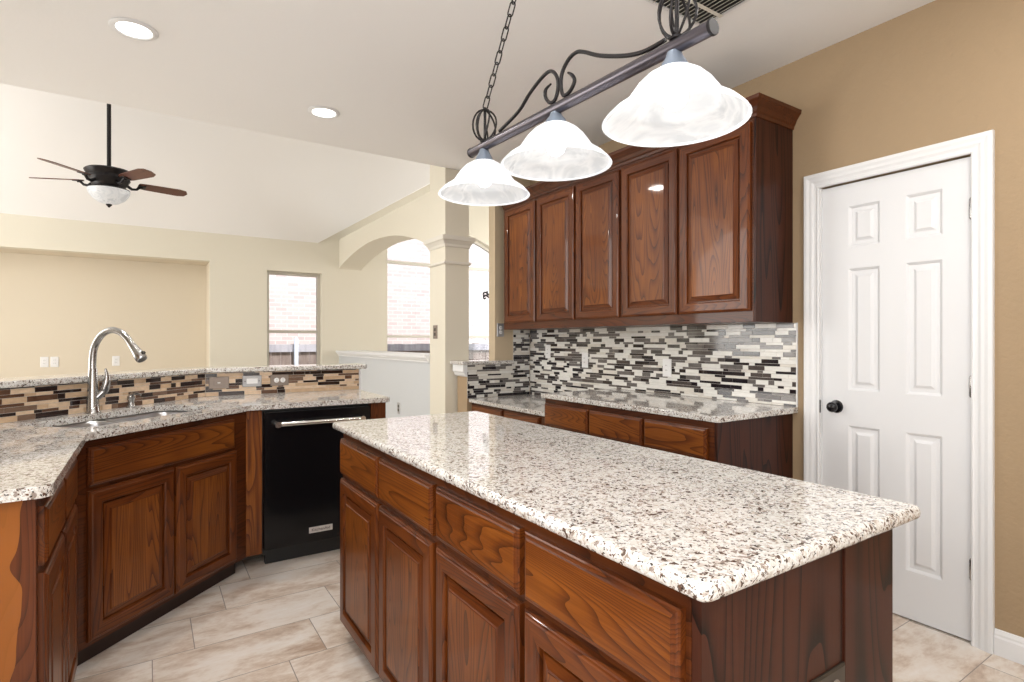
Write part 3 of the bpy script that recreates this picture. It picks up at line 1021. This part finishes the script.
MB().tube([(0.012, -0.012, 0.075), (0.030, -0.03, 0.105), (0.034, -0.034, 0.125)], [0.018, 0.019, 0.015], 14).build('valve_hub', M['steel'], fa, smooth=True)
lv = [(0.030, -0.034, 0.105), (0.034, -0.044, 0.145), (0.034, -0.046, 0.18), (0.03, -0.040, 0.215)]
MB().tube(catmull(lv, 5), [0.019, 0.020, 0.020, 0.0195, 0.019, 0.018, 0.017, 0.016, 0.0145, 0.013, 0.0115, 0.010, 0.0085, 0.007, 0.006, 0.005], 12, flat=0.8).build('lever', M['steel'], fa, smooth=True)

so = thing('soap_dispenser', 'small nickel soap dispenser right of the faucet', 'soap dispenser', (*sk2w(0.735, 0.515), 0.915), PI / 4)
MB().lathe([(0.0, 0.001), (0.022, 0.001), (0.022, 0.006), (0.017, 0.012), (0.015, 0.035), (0.0185, 0.042), (0.0185, 0.058), (0.012, 0.064), (0.0, 0.064)], (0, 0, 0), 22).build('collar', M['steel'], so, smooth=True)
MB().tube([(0, 0.0, 0.062), (0, -0.006, 0.071), (0, -0.035, 0.074), (0, -0.062, 0.068)], [0.009, 0.009, 0.0075, 0.006], 12).build('nozzle', M['steel'], so, smooth=True)

# raised bar: wall, granite cap, mosaics
BW = [(-1.05, 2.630), (0.298, 3.978), (1.28, 3.978)]
struct(MB().prism([(-1.05, 2.630), (0.298, 3.978), (1.28, 3.978), (1.28, 4.12), (0.24, 4.12), (-1.05, 2.83)], 0, 1.063).build('wall_bar', M['beige']), 'low raised bar wall behind the sink', 'wall')
cap = rounded([(-1.05, 2.590), (0.309, 3.949), (1.335, 3.949), (1.335, 4.20), (0.205, 4.20), (-1.05, 2.945)], [0, 0, 0.02, 0.02, 0, 0])
tag(MB().prism(cap, 1.0645, 1.0945).build('bar_top', M['granite'], None, bevel=0.007, seg=3), 'narrow granite bar top above the brown mosaic strip', 'bar top')
tag(MB().box(1.2805, 1.293, 3.97, 4.125, 0.9, 1.063).build('corner_trim', M['trim'], None, bevel=0.002), 'white corner trim at the right end of the bar', 'trim')
pcap = rounded([(2.17, 4.05), (2.684, 4.05), (2.684, 4.0785), (2.4985, 4.0785), (2.4985, 4.29), (2.17, 4.29)], [0.015, 0, 0, 0, 0, 0.015])
tag(MB().prism(pcap, 1.0665, 1.096).build('bar_top', M['granite'], None, bevel=0.006, seg=2), 'short granite ledge on the pony wall beside the desk', 'bar top')
cbk = MB().extrude([(2.225, 0.965), (2.205, 0.975), (2.195, 1.0), (2.185, 1.01), (2.185, 1.0655), (2.225, 1.0655)], 'y', 4.07, 4.26)
tag(cbk.build('corbel_trim', M['trim']), 'white block trim under the pony wall granite ledge', 'trim')

def mosaic(name, label, O, U, N, L, z0, z1, mats, holes=(), probs=(0.33, 0.14, 0.25, 0.15, 0.13), seed=1, sub=None, thk=0.008):
    """strips of stone and glass on a grout bed; O origin, U along, N outward"""
    rnd = random.Random(seed)
    O, U, N = Vector(O), Vector(U), Vector(N)
    Z = Vector((0, 0, 1))
    mb = MB()
    def slab(u0, u1, za, zb, d0, d1, m, bv=0.0):
        P = lambda u, z, d: O + U * u + Z * z + N * d
        vs = [P(u0, za, d0), P(u1, za, d0), P(u1, zb, d0), P(u0, zb, d0)]
        vs += [P(u0 + bv, za + bv, d1), P(u1 - bv, za + bv, d1), P(u1 - bv, zb - bv, d1), P(u0 + bv, zb - bv, d1)]
        mb.add(vs, [(4, 5, 6, 7), (0, 1, 5, 4), (1, 2, 6, 5), (2, 3, 7, 6), (3, 0, 4, 7)], m)
    regions = sub or [(0, L, z0, z1)]
    for (a, b_, za, zb) in regions:
        slab(a, b_, za, zb, 0.0005, thk - 0.0015, 0)
    z = z0
    row = 0
    g = 0.0012
    while z < z1 - 0.004:
        h = (0.0260, 0.0150, 0.0230, 0.0145)[row % 4]
        if z + h > z1: h = z1 - z
        u = -rnd.uniform(0, 0.1)
        prev = 0
        while u < L:
            l = rnd.choice((0.035, 0.05, 0.075, 0.10, 0.10, 0.135, 0.15))
            r = rnd.random()
            acc, mi = 0, 1
            for k, p in enumerate(probs):
                acc += p
                if r < acc:
                    mi = k + 1
                    break
            if mi >= 3 and prev >= 3 and rnd.random() < 0.4: mi = 1
            if mi < 3 and prev < 3 and rnd.random() < 0.35: mi = rnd.choice((3, 4, 5))
            prev = mi
            for (a, b_, za, zb) in regions:
                u0, u1 = max(u, a), min(u + l, b_)
                q0, q1 = max(z, za), min(z + h, zb)
                if u1 - u0 > 0.004 and q1 - q0 > 0.004:
                    slab(u0 + g / 2, u1 - g / 2, q0 + g / 2, q1 - g / 2, thk - 0.0015, thk, mi, 0.0005)
            u += l
        z += h
        row += 1
    o = mb.build(name, mats, None, weld=False)
    return tag(o, label, 'backsplash')
c45 = math.sqrt(0.5)
L1 = (0.298 + 1.05) / c45
mosaic('mosaic_backsplash', 'brown and cream mosaic strip on the diagonal bar behind the sink', (-1.05, 2.630, 0), (c45, c45, 0), (c45, -c45, 0), L1 - 0.004, 0.9155, 1.0635, MOS_LEFT, probs=(0.24, 0.21, 0.31, 0.15, 0.09), seed=4)
mosaic('mosaic_backsplash', 'brown and cream mosaic strip above the dishwasher with three wall plates', (0.302, 3.978, 0), (1, 0, 0), (0, -1, 0), 0.976, 0.9155, 1.0635, MOS_LEFT, probs=(0.24, 0.20, 0.31, 0.16, 0.09), seed=5)
# long wall: local u runs to -y
mosaic('mosaic_backsplash', 'long black and white mosaic backsplash under the upper cabinets', (XW, 4.069, 0), (0, -1, 0), (-1, 0, 0), 4.069 - 1.628, 0.786, 1.361, MOS_RIGHT, seed=9,
       sub=[(0, 4.069 - 3.0055, 0.786, 1.361), (4.069 - 3.0055, 4.069 - 1.628, 0.916, 1.361)])
mosaic('mosaic_backsplash', 'dark mosaic backsplash on the end wall above the desk', (2.227, 4.08, 0), (1, 0, 0), (0, -1, 0), 0.634, 0.786, 1.36, MOS_RIGHT, seed=12, probs=(0.22, 0.22, 0.26, 0.18, 0.12),
       sub=[(0, 0.459, 0.786, 1.064), (0.459, 0.634, 0.786, 1.361)])
tag(MB().box(XW - 0.0095, XW - 0.0005, 1.622, 1.6275, 0.916, 1.361).build('edge_trim', M['trim']), 'thin white edge strip at the right end of the mosaic', 'trim')

# ------------------------------------------------------------------ wall plates
def plate(name, label, cat, loc, rz, w_, h_, mat, kind, insert=None, group=None):
    """front looks along local -y"""
    t = thing(name, label, cat, loc, rz, group)
    MB().nested(-w_ / 2, w_ / 2, -h_ / 2, h_ / 0.5 / 4, 0, [(0, 0), (0, 0.003), (0.004, 0.006)]).build('cover_plate', mat, t)
    ins = insert or mat
    if kind == 'duplex_v':
        for s in (-1, 1):
            r = MB().lathe([(0, 0.0085), (0.015, 0.0085), (0.0165, 0.006), (0.0165, 0.0055), (0, 0.0055)], (0, 0, s * 0.0195), 20, 0, RX).build('receptacle', ins, t, smooth=True)
            for bx_ in ((-0.0075, -0.0055, -0.0092, -0.0086, s * 0.0195 - 0.003, s * 0.0195 + 0.005), (0.0055, 0.0075, -0.0092, -0.0086, s * 0.0195 - 0.003, s * 0.0195 + 0.005)):
                MB().box(*bx_).build('slot', M['slot'], r)
    elif kind == 'duplex_h':
        for s in (-1, 1):
            r = MB().lathe([(0, 0.0085), (0.015, 0.0085), (0.0165, 0.006), (0.0165, 0.0055), (0, 0.0055)], (s * 0.0195, 0, 0), 20, 0, RX).build('receptacle', ins, t, smooth=True)
            for bx_ in ((s * 0.0195 - 0.003, s * 0.0195 + 0.005, -0.0092, -0.0086, -0.0075, -0.0055), (s * 0.0195 - 0.003, s * 0.0195 + 0.005, -0.0092, -0.0086, 0.0055, 0.0075)):
                MB().box(*bx_).build('slot', M['slot'], r)
    elif kind == 'decora':
        r = MB().nested(-0.0165, 0.0165, -0.033, 0.033, -0.0055, [(0, 0), (0, 0.002), (0.002, 0.003)]).build('receptacle', ins, t)
        for bx_ in ((-0.006, -0.004, -0.0095, -0.0086, 0.012, 0.02), (0.004, 0.006, -0.0095, -0.0086, 0.012, 0.02), (-0.006, -0.004, -0.0095, -0.0086, -0.02, -0.012), (0.004, 0.006, -0.0095, -0.0086, -0.02, -0.012)):
            MB().box(*bx_).build('slot', M['slot'], r)
    elif kind == 'decora_h':
        MB().nested(-0.033, 0.033, -0.0165, 0.0165, -0.0055, [(0, 0), (0, 0.002), (0.002, 0.003)]).build('rocker', ins, t)
        for s in (-1, 1):
            MB().lathe([(0, 0.0075), (0.003, 0.0072), (0.0035, 0.006), (0, 0.006)], (s * 0.042, 0, 0), 12, 0, RX).build('screw', M['slot'], t)
    elif kind == 'toggle_h':
        MB().nested(-0.03, 0.03, -0.018, 0.018, -0.0055, [(0, 0), (0, 0.001), (0.002, 0.002)]).build('insert', M['plate_taupe'], t)
        MB().box(-0.009, 0.007, -0.017, -0.0076, -0.003, 0.003).build('toggle', ins, t, bevel=0.001)
    elif kind == 'switch_v':
        for s in (-1, 1):
            MB().nested(-0.016, 0.016, s * 0.02 - 0.014, s * 0.02 + 0.014, -0.0055, [(0, 0), (0, 0.002), (0.002, 0.003)]).build('rocker', ins, t)
    return t
YB = 3.978 - 0.0082
plate('wall_switch', 'taupe switch plate with small toggle, leftmost on the bar mosaic', 'switch', (0.377, YB, 1.0), 0, 0.115, 0.076, M['plate_taupe'], 'toggle_h', M['plate_white'])
plate('wall_switch', 'white rocker switch in metal plate, middle of the bar mosaic', 'switch', (0.569, YB, 1.003), 0, 0.115, 0.074, M['plate_steel'], 'decora_h', M['plate_white'])
plate('wall_outlet', 'duplex outlet in taupe plate, rightmost on the bar mosaic', 'outlet', (0.738, YB, 1.003), 0, 0.115, 0.074, M['plate_taupe'], 'duplex_h', M['plate_white'])
XB = XW - 0.0082
plate('wall_outlet', 'white outlet on the mosaic nearest the door', 'outlet', (XB, 2.498, 1.088), -PI / 2, 0.072, 0.117, M['plate_white'], 'decora', M['plate_white'])
plate('wall_outlet', 'white outlet in the middle of the black and white mosaic', 'outlet', (XB, 3.319, 1.115), -PI / 2, 0.072, 0.117, M['plate_white'], 'decora', M['plate_white'])
plate('wall_outlet', 'white outlet on the mosaic above the desk end', 'outlet', (XB, 3.80, 1.175), -PI / 2, 0.072, 0.117, M['plate_white'], 'decora', M['plate_white'])
plate('wall_outlet', 'grey metal duplex outlet on the end wall beside the upper cabinets', 'outlet', (2.555, 4.0798, 1.36), 0, 0.072, 0.115, M['plate_steel'], 'duplex_v', M['plate_white'])
plate('wall_switch', 'dark bronze double switch on the side of the column', 'switch', (2.1298, 4.484, 1.345), -PI / 2, 0.085, 0.12, M['plate_taupe'], 'switch_v', M['plate_dark'])
plate('wall_outlet', 'dark outlet low on the half wall', 'outlet', (2.1298, 5.339, 0.585), -PI / 2, 0.072, 0.115, M['plate_steel'], 'duplex_v', M['plate_dark'])
plate('island_outlet', 'dark bronze outlet on the end panel of the island', 'outlet', (1.062, 0.5448, 0.612), 0, 0.117, 0.072, M['plate_dark'], 'duplex_h', M['plate_taupe'])
plate('wall_outlet', 'white wall plate in the niche, leftmost of the three', 'outlet', (-0.955, 7.9498, 1.033), 0, 0.072, 0.115, M['plate_white'], 'decora', M['plate_white'])
plate('wall_outlet', 'white wall plate in the niche, middle of the three', 'outlet', (-0.868, 7.9498, 1.033), 0, 0.072, 0.115, M['plate_white'], 'duplex_v', M['plate_white'])
plate('wall_outlet', 'white wall plate standing apart right of the pair in the niche', 'outlet', (-0.312, 7.9498, 1.033), 0, 0.072, 0.115, M['plate_white'], 'duplex_v', M['plate_white'])

# ------------------------------------------------------------------ pendant light over the island
pl = thing('pendant_light', 'dark iron three-shade island pendant hanging on chains', 'pendant light', (1.0, 1.275, CE))
def L(x, y, z): return (x - 1.0, y - 1.275, z - CE)
def barz(y): return 1.930 + 0.030 * (y - 0.754) / 1.04
RBX = Matrix.Rotation(-PI / 2, 3, 'X')
MB().tube([L(1, 0.752, barz(0.752)), L(1, 1.795, barz(1.795))], 0.0165, 20).build('bar', M['bar_metal'], pl, smooth=True)
for y in (0.752, 1.795):
    s = -1 if y < 1 else 1
    MB().tube([L(1, y - s * 0.002, barz(y)), L(1, y + s * 0.006, barz(y))], 0.0178, 20).build('end_cap', M['iron'], pl, smooth=True, bevel=0.001)
prof_o = [(0.028, 0.119), (0.046, 0.114), (0.066, 0.101), (0.084, 0.083), (0.099, 0.062), (0.109, 0.047), (0.113, 0.041), (0.123, 0.036), (0.142, 0.023), (0.155, 0.010), (0.161, 0.003), (0.163, 0.0)]
prof_i = [(0.159, -0.001), (0.155, 0.004), (0.150, 0.011), (0.138, 0.022), (0.120, 0.033), (0.110, 0.038), (0.105, 0.045), (0.094, 0.061), (0.080, 0.080), (0.063, 0.097), (0.045, 0.109), (0.028, 0.114)]
for y, zr in ((0.852, 1.762), (1.290, 1.780), (1.705, 1.784)):
    c = L(1, y, zr)
    bz = barz(y) - zr
    sm = MB().lathe(prof_o + prof_i, c, 48, 0, None, True)
    n_p = len(prof_o) + len(prof_i)
    sm.m = [0 if (i % n_p) < len(prof_o) + 1 else 1 for i in range(len(sm.f))]
    sh = sm.build('shade', [M['shade'], M['shade_in']], pl, smooth=True)
    MB().lathe([(0.0, bz - 0.012), (0.016, bz - 0.012), (0.019, bz - 0.022), (0.029, 0.132), (0.034, 0.120), (0.0, 0.120)], c, 24).build('socket_cup', M['cup_metal'], pl, smooth=True)
    MB().lathe([(0.0, 0.028), (0.014, 0.031), (0.025, 0.041), (0.030, 0.056), (0.028, 0.072), (0.018, 0.09), (0.014, 0.105), (0.0, 0.118)], c, 24).build('bulb', M['bulb'], sh, smooth=True)
scA = [(1.602, 1.979), (1.489, 2.005), (1.422, 2.041), (1.356, 2.065), (1.314, 2.066), (1.285, 2.037), (1.28, 2.003), (1.294, 1.974), (1.319, 1.974), (1.34, 1.997), (1.34, 2.02), (1.314, 2.028)]
scB = [(0.879, 1.961), (0.944, 1.963), (1.01, 1.981), (1.1, 2.02), (1.165, 2.058), (1.199, 2.071), (1.234, 2.064), (1.26, 2.04), (1.266, 2.009), (1.26, 1.979), (1.245, 1.969), (1.221, 1.975), (1.205, 1.995), (1.216, 2.015), (1.234, 2.029)]
for sc_ in (scA, scB):
    pts = catmull([L(1.0, y, z) for y, z in sc_], 6)
    MB().tube(pts, [0.0055] * (len(pts) - 8) + [0.0055 - 0.0004 * k for k in range(8)], 10).build('scroll', M['iron'], pl, smooth=True)
def cage(y):
    zb = barz(y) + 0.018
    cz, R_, H_ = zb + 0.055, 0.043, 0.055
    mb = MB()
    for k in range(7):
        a = 2 * PI * k / 7
        pts = []
        for i in range(13):
            t = PI * i / 12
            tw = a + 0.8 * (i / 12 - 0.5)
            pts.append(L(1 + R_ * math.sin(t) * math.cos(tw), y + R_ * math.sin(t) * math.sin(tw), cz - H_ * math.cos(t)))
        mb.tube(pts, 0.0032, 8)
    mb.tube([L(1, y, zb - 0.004), L(1, y, cz + H_ + 0.008)], 0.005, 10)
    mb.lathe([(0, 0), (0.016, 0), (0.018, 0.004), (0.010, 0.010), (0, 0.010)], L(1, y, zb - 0.004), 20)
    mb.build('cage_ball', M['iron'], pl, smooth=True)
    return cz + H_ + 0.006
def chain(p0, p1):
    p0, p1 = Vector(p0), Vector(p1)
    d = (p1 - p0)
    n = int(d.length / 0.036)
    step = d / n
    dn = d.normalized()
    side = dn.cross(Vector((1, 0, 0))).normalized()
    side2 = dn.cross(side).normalized()
    mb = MB()
    for k in range(n):
        c = p0 + step * (k + 0.5)
        ph = 0.5 + (PI / 2 if k % 2 else 0)
        s = side * math.cos(ph) + side2 * math.sin(ph)
        pts = []
        hl, hw_ = 0.0135, 0.0095
        for i in range(6):
            a = -PI / 2 + PI * i / 5
            pts.append(c + dn * (hl + hw_ * 0.9 * math.cos(a)) + s * (hw_ * math.sin(a)))
        for i in range(6):
            a = PI / 2 + PI * i / 5
            pts.append(c + dn * (-hl + hw_ * 0.9 * math.cos(a)) + s * (hw_ * math.sin(a)))
        mb.tube(pts, 0.0024, 6, closed=True)
    mb.build('chain', M['iron'], pl, smooth=True)
for y in (0.845, 1.70):
    zt_ = cage(y)
    chain(L(1, y, zt_), L(1, 1.275 + (0.02 if y > 1.2 else -0.02), CE - 0.035))
MB().lathe([(0.0, -0.035), (0.02, -0.035), (0.05, -0.028), (0.062, -0.012), (0.065, -0.0005), (0, -0.0005)], (0, 0, 0), 32).build('canopy', M['iron'], pl, smooth=True)

# ------------------------------------------------------------------ ceiling fixtures
for (x, y, lab) in ((-0.056, 3.196, 'round recessed ceiling light above the sink side'), (0.954, 3.678, 'round recessed ceiling light near the ceiling edge, farther of the two'),
                    (0.1, 0.95, 'added unseen recessed light between the island and the left wall'), (2.05, 0.35, 'added unseen recessed light in front of the white door'), (0.9, -0.9, 'added unseen recessed light behind the viewer'), (-0.4, -0.6, 'added unseen recessed light in the kitchen corner behind the viewer')):  # this row: unseen cans added to brighten floor and counters
    t = thing('recessed_light', lab, 'ceiling light', (x, y, CE))
    MB().lathe([(0.072, -0.0005), (0.098, -0.0005), (0.100, -0.003), (0.095, -0.007), (0.078, -0.010), (0.072, -0.006)], (0, 0, 0), 40, 0, None, True).build('trim_ring', M['trim'], t, smooth=True)
    MB().lathe([(0.0, -0.004), (0.0715, -0.004), (0.0715, -0.001), (0.0, -0.001)], (0, 0, 0), 40).build('lens', M['can_lens'], t, smooth=True)
    area('recessed_can_light', (x, y, CE - 0.02), (x, y, 0), 0.13, 0.13, 12, (1.0, 0.97, 0.93))
vt = thing('ceiling_vent', 'rectangular slatted ceiling vent above the pendant light', 'vent', (1.965, 1.40, CE))
vx, vy = 0.207, 0.285
vf = MB()
vf.box(-vx - 0.015, -vx, -vy - 0.015, vy + 0.015, -0.006, -0.0005).box(vx, vx + 0.015, -vy - 0.015, vy + 0.015, -0.006, -0.0005)
vf.box(-vx, vx, -vy - 0.015, -vy, -0.006, -0.0005).box(-vx, vx, vy, vy + 0.015, -0.006, -0.0005)
vf.build('frame', M['trim'], vt, bevel=0.001)
MB().box(-vx, vx, -vy, vy, -0.002, -0.0005).build('backing', M['black'], vt)
for k in range(17):
    x = -vx + 0.012 + k * 0.0238
    MB().box(-0.0095, 0.0095, -vy + 0.001, vy - 0.001, -0.0008, 0.0008).move(Matrix.Translation((x, 0, -0.009)) @ Matrix.Rotation(-0.75, 4, 'Y')).build('slat', M['vinyl'], vt)
for yy in (-0.18, 0.18):
    MB().box(-vx, vx, yy - 0.009, yy + 0.009, -0.0185, -0.0165).build('crossbar', M['window_white'], vt)

# ceiling fan
FX, FY = -0.282, 5.925
fz = 2.64
ft = thing('ceiling_fan', 'dark bronze ceiling fan with five walnut blades and bowl light', 'ceiling fan', (FX, FY, fz))
ceil_z = zA(FY) - fz
MB().tube([(0, 0, 0.10), (0, 0, ceil_z - 0.03)], 0.016, 14).build('downrod', M['iron'], ft, smooth=True)
MB().lathe([(0.0, ceil_z - 0.11), (0.03, ceil_z - 0.11), (0.06, ceil_z - 0.08), (0.075, ceil_z - 0.03), (0.0, ceil_z - 0.03)], (0, 0, 0), 24).build('canopy', M['iron'], ft, smooth=True)
MB().lathe([(0.0, 0.125), (0.03, 0.125), (0.06, 0.105), (0.165, 0.098), (0.178, 0.085), (0.165, 0.06), (0.150, 0.045), (0.155, 0.02), (0.13, -0.02), (0.115, -0.05), (0.13, -0.055), (0.150, -0.062), (0.152, -0.07), (0.0, -0.07)], (0, 0, 0), 36).build('motor_housing', M['iron'], ft, smooth=True)
MB().lathe([(0.152, -0.0705), (0.155, -0.080), (0.145, -0.11), (0.12, -0.145), (0.075, -0.177), (0.03, -0.191), (0.0, -0.193)], (0, 0, 0), 36).build('glass_bowl', M['bowl'], ft, smooth=True)
MB().lathe([(0.0, -0.222), (0.006, -0.220), (0.012, -0.211), (0.022, -0.201), (0.024, -0.1935), (0.0, -0.1935)], (0, 0, 0), 18).build('finial', M['iron'], ft, smooth=True)
for k in range(5):
    a = math.radians(12 + 72 * k)
    Rm = Matrix.Rotation(a, 4, 'Z') @ Matrix.Rotation(math.radians(-13), 4, 'X')
    outl = [(0.215, -0.045), (0.27, -0.056), (0.53, -0.066), (0.585, -0.05), (0.605, 0.0), (0.585, 0.05), (0.53, 0.066), (0.27, 0.056), (0.215, 0.045)]
    bl = MB().prism(rounded(outl, 0.009, 3), 0.004, 0.011).move(Rm).build('blade', M['fan_blade'], ft)
    arm = MB().tube([(0.13, 0, -0.01), (0.165, 0, -0.035), (0.20, 0, -0.03), (0.225, 0, -0.004), (0.245, 0, -0.001)], [0.014, 0.012, 0.011, 0.012, 0.012], 8)
    arm.box(0.21, 0.27, -0.033, 0.033, -0.003, 0.0035)
    arm.move(Rm).build('blade_arm', M['iron'], ft)

# dining chandelier, mostly hidden behind the end wall
ch = thing('chandelier', 'scrolled iron dining chandelier peeking past the end wall', 'chandelier', (4.0, 6.2, 1.80))
MB().tube([(0, 0, -0.05), (0, 0, 0.35)], 0.014, 10).build('stem', M['iron'], ch, smooth=True)
MB().tube([(0, 0, 0.35), (0, 0, 2.09)], 0.006, 8).build('chain', M['iron'], ch, smooth=True)
for k in range(5):
    a = 2 * PI * k / 5 + PI + 0.1
    pr = [(0.02, 0.0), (0.12, -0.06), (0.24, -0.03), (0.31, 0.04), (0.37, 0.07), (0.40, 0.05), (0.385, 0.02), (0.36, 0.035)]
    pts = catmull([(r * math.cos(a), r * math.sin(a), z + 0.02) for r, z in pr], 5)
    am = MB().tube(pts, 0.011, 8)
    am.tube([(0.33 * math.cos(a), 0.33 * math.sin(a), 0.06), (0.345 * math.cos(a), 0.345 * math.sin(a), 0.115)], 0.008, 8)
    ar = am.build('arm', M['iron'], ch, smooth=True)
    MB().lathe([(0.0, 0.115), (0.03, 0.118), (0.045, 0.15), (0.07, 0.20), (0.066, 0.20), (0.041, 0.152), (0.026, 0.123), (0, 0.121)], (0.345 * math.cos(a), 0.345 * math.sin(a), 0), 18).build('candle_shade', M['shade'], ar, smooth=True)
